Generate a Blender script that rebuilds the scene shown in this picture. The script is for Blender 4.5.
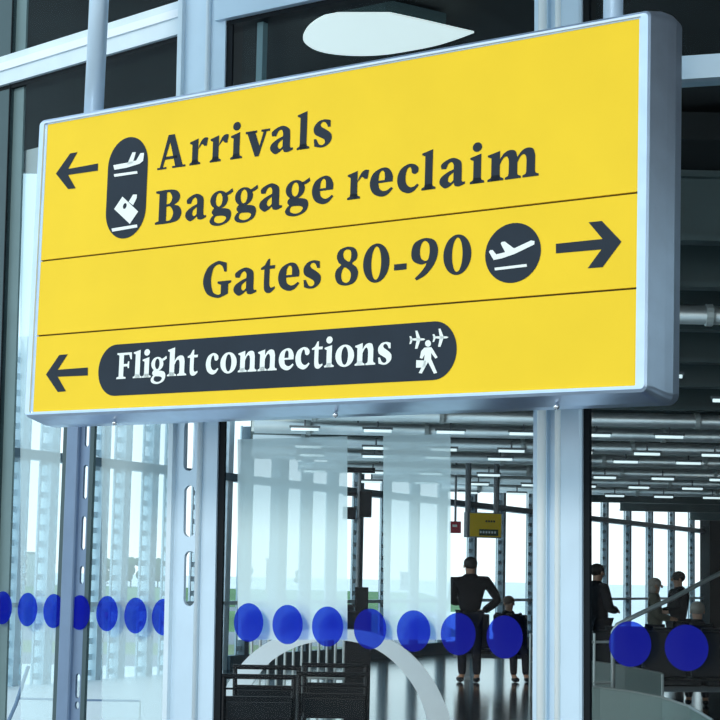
import bpy, math, random
from mathutils import Vector, Matrix
from mathutils.geometry import tessellate_polygon
for o in list(bpy.data.objects): bpy.data.objects.remove(o)
S = bpy.context.scene
random.seed(4)
PI = math.pi
# ---------------------------------------------------------------- camera
F = 1800.0
EYE = Vector((0, 0, 1.55))
cz = Vector((.021, .9928, -.118)).normalized()
cf = Vector((0, 0, -1)); cy = (cf - cf.dot(cz) * cz).normalized(); cx = cy.cross(cz)
RW = Matrix((cx, cy, cz))                      # camera axes -> world axes
cam = bpy.data.objects.new('camera', bpy.data.cameras.new('camera'))
S.collection.objects.link(cam); S.camera = cam
cam.data.sensor_width = 36; cam.data.sensor_fit = 'HORIZONTAL'; cam.data.lens = F / 720 * 36
cam.data.clip_end = 4000; cam.data.clip_start = .05
cam.matrix_world = Matrix.Translation(EYE) @ RW.to_4x4()
# ---------------------------------------------------------------- sky, sun, exposure
W = bpy.data.worlds.new('overcast_sky'); S.world = W; W.use_nodes = True
nt = W.node_tree; nt.nodes.clear()
out = nt.nodes.new('ShaderNodeOutputWorld'); bg = nt.nodes.new('ShaderNodeBackground')
tc = nt.nodes.new('ShaderNodeTexCoord'); sp = nt.nodes.new('ShaderNodeSeparateXYZ'); cr = nt.nodes.new('ShaderNodeValToRGB')
nt.links.new(tc.outputs['Generated'], sp.inputs[0]); nt.links.new(sp.outputs['Z'], cr.inputs[0])
nt.links.new(cr.outputs[0], bg.inputs[0]); nt.links.new(bg.outputs[0], out.inputs[0])
cr.color_ramp.elements[0].position = 0.0; cr.color_ramp.elements[0].color = (1.0, 1.0, 1.0, 1)
cr.color_ramp.elements[1].position = .7; cr.color_ramp.elements[1].color = (.42, .56, .70, 1)
e = cr.color_ramp.elements.new(.16); e.color = (.60, .84, .94, 1)
bg.inputs[1].default_value = 1.5
sun = bpy.data.objects.new('sun', bpy.data.lights.new('sun', 'SUN')); S.collection.objects.link(sun)
sun.data.energy = 1.55; sun.data.angle = math.radians(14); sun.data.color = (1, .90, .80)
sun.rotation_euler = Vector((.46, .78, -.46)).to_track_quat('-Z', 'Y').to_euler()
S.view_settings.view_transform = 'Standard'; S.view_settings.look = 'None'
S.view_settings.exposure = 0.0; S.view_settings.gamma = 1.0; S.view_settings.use_curve_mapping = False
S.cycles.max_bounces = 8; S.cycles.transparent_max_bounces = 24

# ---------------------------------------------------------------- helpers
def ray(px, py):
    return RW @ Vector(((px - 360) / F, -(py - 360) / F, -1))
def atY(px, py, Y):
    d = ray(px, py); return EYE + d * (Y / d.y)
def atZ(px, py, z):
    d = ray(px, py); return EYE + d * ((z - EYE.z) / d.z)
def onP(px, py, p, n):
    d = ray(px, py); return EYE + d * ((p - EYE).dot(n) / d.dot(n))
def horizon(px): return 574 + .0212 * (px - 360)

def mat(name, col, rough=.5, metal=0, var=.06, scale=6, emit=None, spec=.5, bump=0):
    m = bpy.data.materials.new(name); m.use_nodes = True
    n = m.node_tree; b = n.nodes['Principled BSDF']
    b.inputs['Roughness'].default_value = rough; b.inputs['Metallic'].default_value = metal
    b.inputs['Specular IOR Level'].default_value = spec
    t = n.nodes.new('ShaderNodeTexCoord'); no = n.nodes.new('ShaderNodeTexNoise'); r = n.nodes.new('ShaderNodeValToRGB')
    no.inputs['Scale'].default_value = scale; no.inputs['Detail'].default_value = 5
    n.links.new(t.outputs['Object'], no.inputs['Vector']); n.links.new(no.outputs['Fac'], r.inputs[0])
    c0 = [max(0, c * (1 - var)) for c in col]; c1 = [min(1, c * (1 + var)) for c in col]
    r.color_ramp.elements[0].position = .3; r.color_ramp.elements[1].position = .7
    r.color_ramp.elements[0].color = (*c0, 1); r.color_ramp.elements[1].color = (*c1, 1)
    n.links.new(r.outputs[0], b.inputs['Base Color'])
    if emit:
        b.inputs['Emission Color'].default_value = (*emit[0], 1); b.inputs['Emission Strength'].default_value = emit[1]
    if bump:
        bp = n.nodes.new('ShaderNodeBump'); bp.inputs['Strength'].default_value = bump
        n.links.new(no.outputs['Fac'], bp.inputs['Height']); n.links.new(bp.outputs[0], b.inputs['Normal'])
    return m
def clear(name, tint, refl, diffuse=None, dmix=0, rough=.02, translucent=False):
    """thin sheet: transparent tint + a little mirror (+ a scattering share for films)"""
    m = bpy.data.materials.new(name); m.use_nodes = True; n = m.node_tree; n.nodes.clear()
    o = n.nodes.new('ShaderNodeOutputMaterial'); t = n.nodes.new('ShaderNodeBsdfTransparent'); t.inputs[0].default_value = (*tint, 1)
    g = n.nodes.new('ShaderNodeBsdfGlossy'); g.inputs['Roughness'].default_value = rough
    no = n.nodes.new('ShaderNodeTexNoise'); no.inputs['Scale'].default_value = 1.5
    ma = n.nodes.new('ShaderNodeMath'); ma.operation = 'MULTIPLY'; ma.inputs[1].default_value = refl * 2
    n.links.new(no.outputs['Fac'], ma.inputs[0])
    last = t
    if diffuse:
        d = n.nodes.new('ShaderNodeBsdfDiffuse'); d.inputs[0].default_value = (*diffuse, 1)
        src = d
        if translucent:
            tr = n.nodes.new('ShaderNodeBsdfTranslucent'); tr.inputs[0].default_value = (*diffuse, 1)
            mm = n.nodes.new('ShaderNodeMixShader'); mm.inputs[0].default_value = .5
            n.links.new(d.outputs[0], mm.inputs[1]); n.links.new(tr.outputs[0], mm.inputs[2]); src = mm
        mx = n.nodes.new('ShaderNodeMixShader'); mx.inputs[0].default_value = dmix
        n.links.new(t.outputs[0], mx.inputs[1]); n.links.new(src.outputs[0], mx.inputs[2]); last = mx
    f = n.nodes.new('ShaderNodeMixShader')
    n.links.new(ma.outputs[0], f.inputs[0]); n.links.new(last.outputs[0], f.inputs[1]); n.links.new(g.outputs[0], f.inputs[2])
    n.links.new(f.outputs[0], o.inputs[0])
    return m

class MB:
    def __init__(s): s.v = []; s.f = []
    def add(s, vs, fs):
        b = len(s.v); s.v += [Vector(v) for v in vs]; s.f += [[i + b for i in f] for f in fs]; return s
    def box(s, c, sz, M=None):
        c = Vector(c); hx, hy, hz = [q / 2 for q in sz]
        vs = [Vector((x, y, z)) for x in (-hx, hx) for y in (-hy, hy) for z in (-hz, hz)]
        vs = [(M @ v if M else v) + c for v in vs]
        return s.add(vs, [(0, 1, 3, 2), (4, 6, 7, 5), (0, 4, 5, 1), (2, 3, 7, 6), (0, 2, 6, 4), (1, 5, 7, 3)])
    def obox(s, o, e, n, l0, l1, d0, d1, z0, z1, up=Vector((0, 0, 1))):
        """box in a frame: e along, n across, up; ranges l,d,z"""
        vs = [o + e * l + n * d + up * z for l in (l0, l1) for d in (d0, d1) for z in (z0, z1)]
        return s.add(vs, [(0, 1, 3, 2), (4, 6, 7, 5), (0, 4, 5, 1), (2, 3, 7, 6), (0, 2, 6, 4), (1, 5, 7, 3)])
    def tube(s, pts, r, seg=10, cap=True):
        pts = [Vector(p) for p in pts]; rs = r if isinstance(r, (list, tuple)) else [r] * len(pts)
        b = len(s.v); prev = None
        for i, p in enumerate(pts):
            d = ((pts[min(i + 1, len(pts) - 1)] - pts[max(i - 1, 0)])).normalized()
            if prev is None:
                a = d.orthogonal().normalized()
            else:
                a = (prev - d * prev.dot(d)).normalized()
            prev = a; c = d.cross(a)
            for k in range(seg):
                t = 2 * PI * k / seg; s.v.append(p + (a * math.cos(t) + c * math.sin(t)) * rs[i])
        for i in range(len(pts) - 1):
            for k in range(seg):
                k2 = (k + 1) % seg
                s.f.append([b + i * seg + k, b + i * seg + k2, b + (i + 1) * seg + k2, b + (i + 1) * seg + k])
        if cap:
            s.f.append([b + k for k in range(seg)][::-1]); s.f.append([b + (len(pts) - 1) * seg + k for k in range(seg)])
        return s
    def ball(s, c, r, seg=14, rings=8):
        c = Vector(c); rx, ry, rz = r if isinstance(r, (tuple, list)) else (r, r, r); b = len(s.v)
        for i in range(rings + 1):
            ph = PI * i / rings
            for k in range(seg):
                t = 2 * PI * k / seg
                s.v.append(c + Vector((rx * math.sin(ph) * math.cos(t), ry * math.sin(ph) * math.sin(t), rz * math.cos(ph))))
        for i in range(rings):
            for k in range(seg):
                k2 = (k + 1) % seg; s.f.append([b + i * seg + k, b + (i + 1) * seg + k, b + (i + 1) * seg + k2, b + i * seg + k2])
        return s
    def prism(s, prof, o, a, b_, up, h0, h1):
        """closed 2d profile (a,b_) swept along up"""
        n = len(prof); k = len(s.v)
        for h in (h0, h1):
            for (x, y) in prof: s.v.append(o + a * x + b_ * y + up * h)
        for i in range(n):
            j = (i + 1) % n; s.f.append([k + i, k + j, k + n + j, k + n + i])
        for base in (0, n):
            pts = [Vector((x, y, 0)) for x, y in prof]
            for t in tessellate_polygon([pts]): s.f.append([k + base + q for q in t])
        return s
    def shape(s, loops, fn, thick=None):
        """filled 2d loops (first outer, rest holes) mapped by fn(x,y,depth)"""
        flat = [p for L in loops for p in L]; k = len(s.v)
        tris = tessellate_polygon([[Vector((x, y, 0)) for x, y in L] for L in loops])
        s.v += [fn(x, y, 0) for x, y in flat]
        s.f += [[k + q for q in t] for t in tris]
        if thick:
            k2 = len(s.v); s.v += [fn(x, y, thick) for x, y in flat]
            s.f += [[k2 + q for q in t][::-1] for t in tris]
            i0 = 0
            for L in loops:
                n = len(L)
                for i in range(n):
                    j = (i + 1) % n; s.f.append([k + i0 + i, k + i0 + j, k2 + i0 + j, k2 + i0 + i])
                i0 += n
        return s
    def build(s, name, m, parent=None, smooth=False, inv=None, bevel=0):
        me = bpy.data.meshes.new(name); vs = [inv @ v for v in s.v] if inv else s.v
        me.from_pydata([tuple(v) for v in vs], [], s.f); me.validate()
        import bmesh
        bm = bmesh.new(); bm.from_mesh(me); bmesh.ops.recalc_face_normals(bm, faces=bm.faces); bm.to_mesh(me); bm.free()
        if smooth:
            for p in me.polygons: p.use_smooth = True
        me.materials.append(m)
        o = bpy.data.objects.new(name, me); S.collection.objects.link(o)
        if parent: o.parent = parent
        if bevel:
            b = o.modifiers.new('edge', 'BEVEL'); b.width = bevel; b.segments = 2; b.limit_method = 'ANGLE'
        return o
def tag(o, label, cat=None, group=None, kind=None):
    o['label'] = label
    if cat: o['category'] = cat
    if group: o['group'] = group
    if kind: o['kind'] = kind
    return o
def empty(name, loc=(0, 0, 0), label=None, cat=None, group=None, kind=None, rot=None):
    o = bpy.data.objects.new(name, None); S.collection.objects.link(o); o.location = loc; o.empty_display_size = .1
    if rot is not None: o.rotation_euler = rot
    if label: tag(o, label, cat, group, kind)
    return o
def inv_of(o):
    bpy.context.view_layer.update(); return o.matrix_world.inverted()
def dup(o, loc, rz=0, label=None):
    r = o.copy(); S.collection.objects.link(r); r.location = loc; r.rotation_euler = (0, 0, rz)
    if label: r['label'] = label
    for c in list(o.children):
        d = c.copy(); S.collection.objects.link(d); d.parent = r
        for g in list(c.children):
            h = g.copy(); S.collection.objects.link(h); h.parent = d
    return r
def arc(cx_, cy_, rx, ry, a0, a1, n=12):
    return [(cx_ + rx * math.cos(math.radians(a0 + (a1 - a0) * i / n)), cy_ + ry * math.sin(math.radians(a0 + (a1 - a0) * i / n))) for i in range(n + 1)]
def oval(cx_, cy_, rx, ry, n=28):
    return [(cx_ + rx * math.cos(2 * PI * i / n), cy_ + ry * math.sin(2 * PI * i / n)) for i in range(n)]
UP = Vector((0, 0, 1))

# ---------------------------------------------------------------- materials
M_yellow = mat('sign_yellow', (.86, .60, .022), .45, var=.03, scale=3, spec=.22)
M_ink = mat('sign_charcoal', (.016, .026, .040), .5, var=.1, spec=.2)
M_white = mat('sign_white', (.80, .88, .86), .5, var=.02)
M_case = mat('brushed_aluminium', (.60, .72, .88), .32, .85, var=.05, scale=12)
M_gap = mat('shadow_gap_black', (.10, .075, .015), .7)
M_col = mat('silver_painted_steel', (.54, .70, .82), .38, .2, var=.05, scale=4)
M_colb = mat('blue_grey_steel', (.16, .24, .36), .4, .3, var=.07)
M_colp = mat('pale_steel', (.62, .75, .82), .4, .1, var=.05)
M_gasket = mat('black_rubber', (.006, .009, .012), .6, spec=.15)
M_teal = mat('dark_teal_steel', (.05, .09, .10), .5, .2)
M_screw = mat('bright_screw', (.9, .9, .9), .15, 1)
M_glass = clear('facade_glass', (.93, .975, .985), .003)
M_dot = clear('blue_film', (.08, .20, .86), .005, (.008, .014, .42), .48)
M_veil = clear('painted_reflection_veil', (.92, .97, 1.0), .01, (.90, 1.0, 1.0), .76)  # pale sheet standing in for bright sky reflected in the glass
M_veil_faint = clear('faint_reflection_veil', (.94, .98, 1.0), .01, (.92, 1.0, 1.0), .40)  # weaker sheet painting glare over the left bay
M_floor = mat('dark_polished_floor', (.018, .028, .036), .14, spec=.6, var=.2, scale=.6, bump=.02)
M_terr = mat('white_terrace_stone', (.92, .95, .95), .4, var=.04, scale=.5)
M_fore = mat('forecourt_bounce_paving', (.34, .36, .37), .7, var=.06)
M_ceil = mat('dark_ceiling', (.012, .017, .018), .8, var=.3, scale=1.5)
M_beam = mat('grey_beam_paint', (.075, .115, .12), .45, .2, var=.2, scale=2)
M_beamp = mat('pale_duct_paint', (.66, .76, .76), .45, .1, var=.2, scale=1.5)
M_lamp = mat('ceiling_lamp_glow', (.9, .95, .95), .4, emit=((.88, 1.0, .98), .66))
M_tubelamp = mat('strip_lamp_glow', (.8, .85, .85), .4, emit=((.80, .97, 1.0), .95))
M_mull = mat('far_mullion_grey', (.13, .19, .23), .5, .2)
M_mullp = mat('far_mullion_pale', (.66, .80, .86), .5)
M_cloth = mat('black_cloth', (.010, .011, .014), .85, var=.3, scale=20, spec=.15)
M_trous = mat('dark_trouser_cloth', (.012, .014, .02), .85, var=.3, scale=20, spec=.15)
M_olive = mat('olive_jacket_cloth', (.10, .10, .07), .85, var=.2, scale=20)
M_skin = mat('skin', (.36, .20, .13), .55)
M_hair = mat('dark_hair', (.015, .011, .009), .6)
M_hairg = mat('grey_hair', (.30, .27, .23), .6)
M_black = mat('black_plastic', (.012, .014, .017), .4, spec=.15)
M_greyp = mat('grey_plastic', (.16, .19, .21), .45)
M_whitep = mat('white_enamel', (.75, .85, .92), .3, var=.03)
M_red = mat('red_board', (.50, .04, .06), .5)
M_rail = mat('satin_rail_steel', (.45, .50, .50), .3, .5)
M_bal = clear('green_balustrade_glass', (.35, .48, .46), .03, (.36, .46, .45), .55)
M_grass = mat('airfield_grass', (.12, .25, .09), .9, var=.25, scale=.02)
M_dirt = mat('dry_grass', (.26, .32, .17), .9, var=.25, scale=.03)
M_conc = mat('apron_concrete', (.93, .94, .93), .8, var=.08, scale=.02)
M_tar = mat('taxiway_tarmac', (.30, .31, .34), .8, var=.1, scale=.03)
M_tree = mat('tree_leaves', (.05, .10, .05), .9, var=.5, scale=.3, bump=.4)
M_trunk = mat('tree_bark', (.06, .05, .04), .9)
M_bld = mat('pale_render', (.55, .58, .60), .8)
M_brown = mat('brown_brick', (.24, .19, .16), .8)
M_pane = mat('far_window_glass', (.05, .07, .10), .15)

# ---------------------------------------------------------------- the sign's place (built first because the facade is parallel to it)
SW = 2.6
SR1 = RW @ Vector((.80249057, .04751712, .59476971)); SR2 = RW @ Vector((.03037021, .99245313, -.1188042))
SR1.normalize(); SR2 = (SR2 - SR2.dot(SR1) * SR1).normalized(); SN = SR1.cross(SR2)      # SN looks at the viewer
SO = EYE + RW @ (Vector((-.48495488, -.07724289, -2.6686603)) * SW)
SH = SW / 2.2919
CANZ = (SO + SR2 * (SH + 1.10)).z
SMAT = Matrix.Translation(SO) @ Matrix((SR1, -SN, SR2)).transposed().to_4x4()
def suv(px, py):
    q = onP(px, py, SO, SN) - SO
    return q.dot(SR1), q.dot(SR2)

# facade facets
EC = Vector((SR1.x, SR1.y, 0)).normalized()
def turn(v, deg): return Matrix.Rotation(math.radians(deg), 3, 'Z') @ v
EWg = turn(EC, -7.5); ER = turn(EC, 6)
def nrm(e): return Vector((e.y, -e.x, 0))          # towards the viewer
NC, NWg, NR = nrm(EC), nrm(EWg), nrm(ER)
PC = SO - NC * .62
LP = onP(198, 574, PC, NC); RP = onP(588, 578, PC, NC)
LP.z = 0; RP.z = 0
def lc(px, py): return onP(px, py, PC, NC)
def lw(px, py): return onP(px, py, LP, NWg)
def lr(px, py): return onP(px, py, RP, NR)

# ---------------------------------------------------------------- setting: floors, ground, ceilings
FWA = Vector((-2.0, 29.0, 0)); FWD = Vector((12.2, 25.0, 0)).normalized(); FWN = Vector((FWD.y, -FWD.x, 0))   # far wall
def fw(px):                                            # distance along the far wall seen at px
    d = ray(px, 574); n = Vector((FWN.x, FWN.y, 0)); t = (FWA - EYE).dot(n) / d.dot(n)
    return ((EYE + d * t) - FWA).dot(FWD)
def fwp(l, z=0, n=0): return FWA + FWD * l + FWN * n + UP * z
L0, L1 = -22.0, 62.0
split_far = fwp(fw(226))
hall = [LP - EC * .0, split_far, fwp(L1), Vector((40, 40, 0)), RP + ER * 24, RP]
def slab(name, pts, z0, z1, m, label, **k):
    o = MB().shape([[(p.x, p.y) for p in pts]], lambda x, y, d: Vector((x, y, z1 - d)), z1 - z0).build(name, m)
    return tag(o, label, 'floor' if 'floor' in name else 'ceiling', kind='structure')
slab('floor_hall', hall, -.4, 0, M_floor, 'dark polished concourse floor reflecting the tall windows')
slab('floor_terrace', [LP - EC * .0 + Vector((0, .02, 0)), split_far, fwp(L0), LP - EWg * 9], -.4, 0, M_terr, 'white paved terrace behind the left glass')
slab('floor_forecourt', [LP, RP, RP + ER * 24, Vector((26, -14, 0)), Vector((-16, -14, 0)), LP - EWg * 9], -.4, 0, M_fore, 'unseen forecourt in front of the glass, made pale to bounce light')  # unseen ground, made pale so light bounces up onto glass and sign
gr = empty('ground', (0, 0, -6), 'airfield with grass strips and pale taxiways far below', 'ground', kind='structure')
for nm, m, y0, y1, dz in [('apron', M_conc, -20, 143, 0), ('service_road', M_tar, 143, 162, .02), ('dry_grass_strip', M_dirt, 162, 188, .04), ('taxiway', M_tar, 188, 228, .02),
                          ('grass_strip', M_grass, 228, 345, .04), ('perimeter_road', M_tar, 345, 385, .02), ('grass_field', M_grass, 385, 790, .04), ('far_runway', M_conc, 790, 2600, .02)]:
    xr = 1600 if m is M_conc else .049 * (y0 + y1) / 2
    MB().box(((xr - 800) / 2, (y0 + y1) / 2, dz - .5), (800 + xr, y1 - y0, 1)).build(nm, m, gr)
MB().box((800, 466, -.52), (1600, 648, 1)).build('blown_out_ground', M_conc, gr)  # pale ground painting in the overexposed view outside
# upper soffit behind the facade
soff = [LP - EWg * 3.2, LP - EC * .2, RP, RP + ER * 14, RP + ER * 14 + Vector((4, 10, 0)), Vector((6, 17.2, 0)), atY(60, 160, 15.6), atY(-50, 160, 15.6)]
soff = [Vector((p.x, p.y, 0)) - NC * .12 for p in soff]
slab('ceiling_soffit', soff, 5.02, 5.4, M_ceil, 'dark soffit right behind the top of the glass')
can = [LP + EC * .02, RP, RP + ER * 9]
slab('ceiling_canopy', can + [p + (NC * 2.3) for p in can[::-1]], CANZ, CANZ + .25, M_col, 'pale canopy roof sheltering the yellow sign, above the frame')
def ceil_z(Y):
    pts = [(11, 4.25), (20, 3.62), (30, 3.38), (40, 3.32), (90, 3.32)]
    for (a, b), (c, d) in zip(pts, pts[1:]):
        if Y <= c: return b + (d - b) * (Y - a) / (c - a)
    return 3.32
# concourse roof deck above the beams
mb = MB()
Ys = [12.6, 14, 20, 30, 40, 56, 82]
for a, b in zip(Ys, Ys[1:]):
    def xl(Y): return max(LP.x + .3 + (split_far.x - LP.x) * (Y - LP.y) / (split_far.y - LP.y), FWA.x + FWD.x / FWD.y * (Y - FWA.y) + .05)
    mb.add([(xl(a), a, ceil_z(a) + .55), (xl(b), b, ceil_z(b) + .55), (34, b, ceil_z(b) + .55), (34, a, ceil_z(a) + .55),
            (xl(a), a, ceil_z(a) + .75), (xl(b), b, ceil_z(b) + .75), (34, b, ceil_z(b) + .75), (34, a, ceil_z(a) + .75)],
           [(0, 1, 2, 3), (4, 5, 6, 7), (0, 1, 5, 4), (1, 2, 6, 5), (2, 3, 7, 6), (3, 0, 4, 7)])
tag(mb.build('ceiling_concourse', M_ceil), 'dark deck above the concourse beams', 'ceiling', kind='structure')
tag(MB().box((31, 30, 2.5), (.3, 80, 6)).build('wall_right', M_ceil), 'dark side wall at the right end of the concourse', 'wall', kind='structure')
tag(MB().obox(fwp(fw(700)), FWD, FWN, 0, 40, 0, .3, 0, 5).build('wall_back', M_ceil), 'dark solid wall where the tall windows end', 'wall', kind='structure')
# beams and ducts across the concourse ceiling
bi = 0
for i, Y in enumerate([13.4, 14.9, 16.6, 18.2, 19.6, 21.6, 23.4, 25.2, 27.2, 29.5, 32, 35, 38, 42, 47, 53]):
    z = ceil_z(Y); x0 = xl(Y) + .02; x1 = 30; m = M_beamp if Y in (25.2, 29.5, 32, 35, 38) else M_beam
    o = MB()
    o.box(((x0 + x1) / 2, Y, z + .03), (x1 - x0, .20, .05)); o.box(((x0 + x1) / 2, Y, z + .28), (x1 - x0, .05, .50))
    o.box(((x0 + x1) / 2, Y, z + .52), (x1 - x0, .2, .05))
    r = o.build('ceiling_beam', m)
    tag(r, '%s steel beam crossing the concourse ceiling, %s row from the front glass' % ('pale' if m is M_beamp else 'grey', ['first', 'second', 'third', 'fourth', 'fifth', 'sixth', 'seventh', 'eighth', 'ninth', 'tenth', 'eleventh', 'twelfth', 'thirteenth', 'fourteenth', 'fifteenth', 'sixteenth'][i]), 'beam', 'beams across the concourse ceiling', 'structure')

M_duct = mat('galvanised_duct', (.80, .88, .88), .38, .75, var=.18, scale=1.2)
for i, Y in enumerate([15.8, 22.5, 24.3, 26.2, 28.3, 30.8, 33.4, 36.4]):
    x0 = xl(Y) + .05; z = ceil_z(Y) - .02; d_ = empty('air_duct', (x0, Y, z), '%s galvanised duct under the concourse ceiling counted from the front glass' % ['first', 'second', 'third', 'fourth', 'fifth', 'sixth', 'seventh', 'eighth'][i], 'duct', 'galvanised ducts under the concourse ceiling')
    MB().tube([(0, 0, 0), (30 - x0, 0, 0)], .085, 14).build('pipe', M_duct, d_, smooth=True)
    ring = MB().tube([(.7, 0, 0), (.76, 0, 0)], .10, 14).build('flange_ring', M_beamp, d_)
    strap = MB().box((1.4, 0, .32), (.02, .02, .48)).build('hanger_strap', M_beam, d_)
    for src, st in ((ring, 1.6), (strap, 3.2)):
        for k in range(1, int((min(29, Y * .27) - x0) / st)):
            c_ = src.copy(); S.collection.objects.link(c_); c_.parent = d_; c_.location.x = k * st
# ---------------------------------------------------------------- facade columns and mullions
ZT = 6.2
def axis(fn, xt, yt, xb, yb):                           # leaning axis of a member through two sight points on its plane
    a = fn(xt, yt); b = fn(xb, yb); u = (a - b).normalized(); base = b + u * ((0 - b.z) / u.z)
    return base, u
def member(name, fn, t, b, label, kind='structure'):
    base, u = axis(fn, *t, *b)
    o = empty(name, base, label, 'column', kind=kind); return o, base, u
def px2l(fn, base, u, e, px, py):                       # offset along e of a sight point from the member axis
    q = fn(px, py); return (q - (base + u * ((q.z - base.z) / u.z))).dot(e)
# right column (trim_1): fluted silver post
o1, b, u = member('trim_1', lc, (563, 0), (562.5, 720), 'fluted silver steel column below the right half of the yellow sign')
g = lambda px: px2l(lc, b, u, EC, px, 500)
inv = inv_of(o1)
xs = {k: g(k) for k in (536, 541, 545, 549, 558, 561, 563.5, 584, 590)}
prof = [(xs[536], -.02), (xs[536], .02), (xs[541], .024), (xs[549] + .004, .022), (xs[549] + .006, .004), (xs[558] - .005, .004), (xs[558] - .003, .022), (xs[584] - .008, .022), (xs[584], .015), (xs[584], -.02), (xs[536] + .03, -.1)]
M_rib_glint = mat('rib_painted_glint', (.86, .95, .96), .25, .1, var=.02)  # paler than the post, painting in sky highlights along the ribs
for c_, r_ in ((xs[545], .0165), (xs[561], .011)):
    MB().prism([(c_ + r_ * math.cos(2 * PI * i / 16), .022 + r_ * 1.1 * math.sin(2 * PI * i / 16)) for i in range(16)], b, EC, NC, u, 0, ZT).build('rib', M_rib_glint, o1, smooth=True, inv=inv)
MB().prism(prof, b, EC, NC, u, 0, ZT).build('post', M_col, o1, inv=inv)
MB().obox(b, EC, NC, xs[584], xs[590], -.012, .004, 0, ZT, u).build('gasket', M_gasket, o1, inv=inv)
# left column (trim_2): slotted flange on the wing side, ridge, flat flange on the main side
o2, b, u = member('trim_2', lc, (211, 0), (196.5, 720), 'silver corner column with oval slots below the left half of the yellow sign')
inv = inv_of(o2)
g2 = lambda px, py=500: px2l(lc, b, u, EC, px, py)
gw = lambda px, py=500: px2l(lw, b, u, EWg, px, py)
wl = gw(177); 
def zpx(fn, px, py): return fn(px, py).z
outer = [(wl, 0), (-.008, 0), (-.008, ZT), (wl, ZT)]
holes = []
for y0, y1 in ((421, 471), (485.5, 537), (551, 606)):
    z0, z1 = zpx(lw, 190, y1), zpx(lw, 190, y0); c = (gw(186, (y0 + y1) / 2) + gw(197.0, (y0 + y1) / 2)) / 2; r = abs(gw(197.0) - gw(186)) / 2
    rz = r * .8
    holes.append([(c + x, z1 - rz + y) for x, y in arc(0, 0, r, rz, 0, 180, 10)] + [(c + x, z0 + rz + y) for x, y in arc(0, 0, r, rz, 180, 360, 10)])
MB().shape([outer] + holes, lambda x, y, d: b + EWg * x + u * y + NWg * (.012 - d), .012).build('slotted_flange', M_col, o2, inv=inv)
MB().obox(b, EWg, NWg, gw(172.5), wl, -.05, .03, 0, ZT, u).build('edge_strip', M_colp, o2, inv=inv)
MB().prism([(.011 * math.cos(a), .012 + .013 * math.sin(a)) for a in [2 * PI * i / 14 for i in range(14)]], b, EC, NC, u, 0, ZT).build('ridge', M_colp, o2, smooth=True, inv=inv)
MB().obox(b, EC, NC, .008, g2(217.5), -.02, .006, 0, ZT, u).build('flat_flange', M_col, o2, inv=inv)
MB().obox(b, EC, NC, g2(217.5), g2(223.5), -.012, -.002, 0, ZT, u).build('gasket', M_gasket, o2, inv=inv)
# left wing mullion (trim_3)
o3, b, u = member('trim_3', lw, (88.5, 170), (72, 600), 'blue grey slotted mullion seen below the left end of the sign')
inv = inv_of(o3); g3 = lambda px, py=520: px2l(lw, b, u, EWg, px, py)
cxp = 75.0
MB().obox(b, EWg, NWg, g3(60), g3(67), -.012, .0, 0, zpx(lw, 70, 150), u).build('rear_edge', M_teal, o3, inv=inv)
MB().obox(b, EWg, NWg, g3(66.5), g3(78), -.012, .02, 0, zpx(lw, 70, 150), u).build('box_section', M_colb, o3, inv=inv, bevel=.01)
outer = [(g3(78), 0), (g3(87.5), 0), (g3(87.5), zpx(lw, 80, 150)), (g3(78), zpx(lw, 80, 150))]
holes = []
for y0, y1 in ((380, 412), (416, 447), (465, 499), (516, 550), (566, 584), (674, 699), (702, 710)):
    z0, z1 = zpx(lw, 83, y1), zpx(lw, 83, y0); c = (g3(81.3) + g3(85.6)) / 2; r = abs(g3(85.6) - g3(81.3)) / 2; rz = r * .9
    holes.append([(c + x, z1 - rz + y) for x, y in arc(0, 0, r, rz, 0, 180, 8)] + [(c + x, z0 + rz + y) for x, y in arc(0, 0, r, rz, 180, 360, 8)])
MB().shape([outer] + holes, lambda x, y, d: b + EWg * x + u * y - NWg * (.002 + d), .01).build('slotted_flange', M_colb, o3, inv=inv)
MB().obox(b, EWg, NWg, g3(87), g3(91), -.014, -.001, 0, zpx(lw, 70, 150), u).build('gasket', M_teal, o3, inv=inv)
# far left mullion (trim_4)
o4, b, u = member('trim_4', lw, (14, 40), (2, 420), 'dark teal slotted mullion at the left edge of the glass')
inv = inv_of(o4); g4 = lambda px, py=300: px2l(lw, b, u, EWg, px, py)
outer = [(g4(-20), 0), (g4(4), 0), (g4(4), ZT), (g4(-20), ZT)]
holes = []
for y0, y1 in ((328, 372), (384, 424), (437, 481), (494, 533), (551, 600)):
    z0, z1 = zpx(lw, 2, y1), zpx(lw, 2, y0); c = g4(-4) ; r = .032; rz = .022
    holes.append([(c + x, z1 - rz + y) for x, y in arc(0, 0, r, rz, 0, 180, 8)] + [(c + x, z0 + rz + y) for x, y in arc(0, 0, r, rz, 180, 360, 8)])
MB().shape([outer] + holes, lambda x, y, d: b + EWg * x + u * y - NWg * d, .03).build('slotted_flange', M_teal, o4, inv=inv)
MB().obox(b, EWg, NWg, g4(4), g4(14), -.03, -.02, 0, ZT, u).build('box_section', mat('teal_steel', (.14, .22, .23), .5, .2), o4, inv=inv)
MB().obox(b, EWg, NWg, g4(4) - .006, g4(4), -.02, .004, 0, ZT, u).build('gasket', M_gasket, o4, inv=inv)

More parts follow.
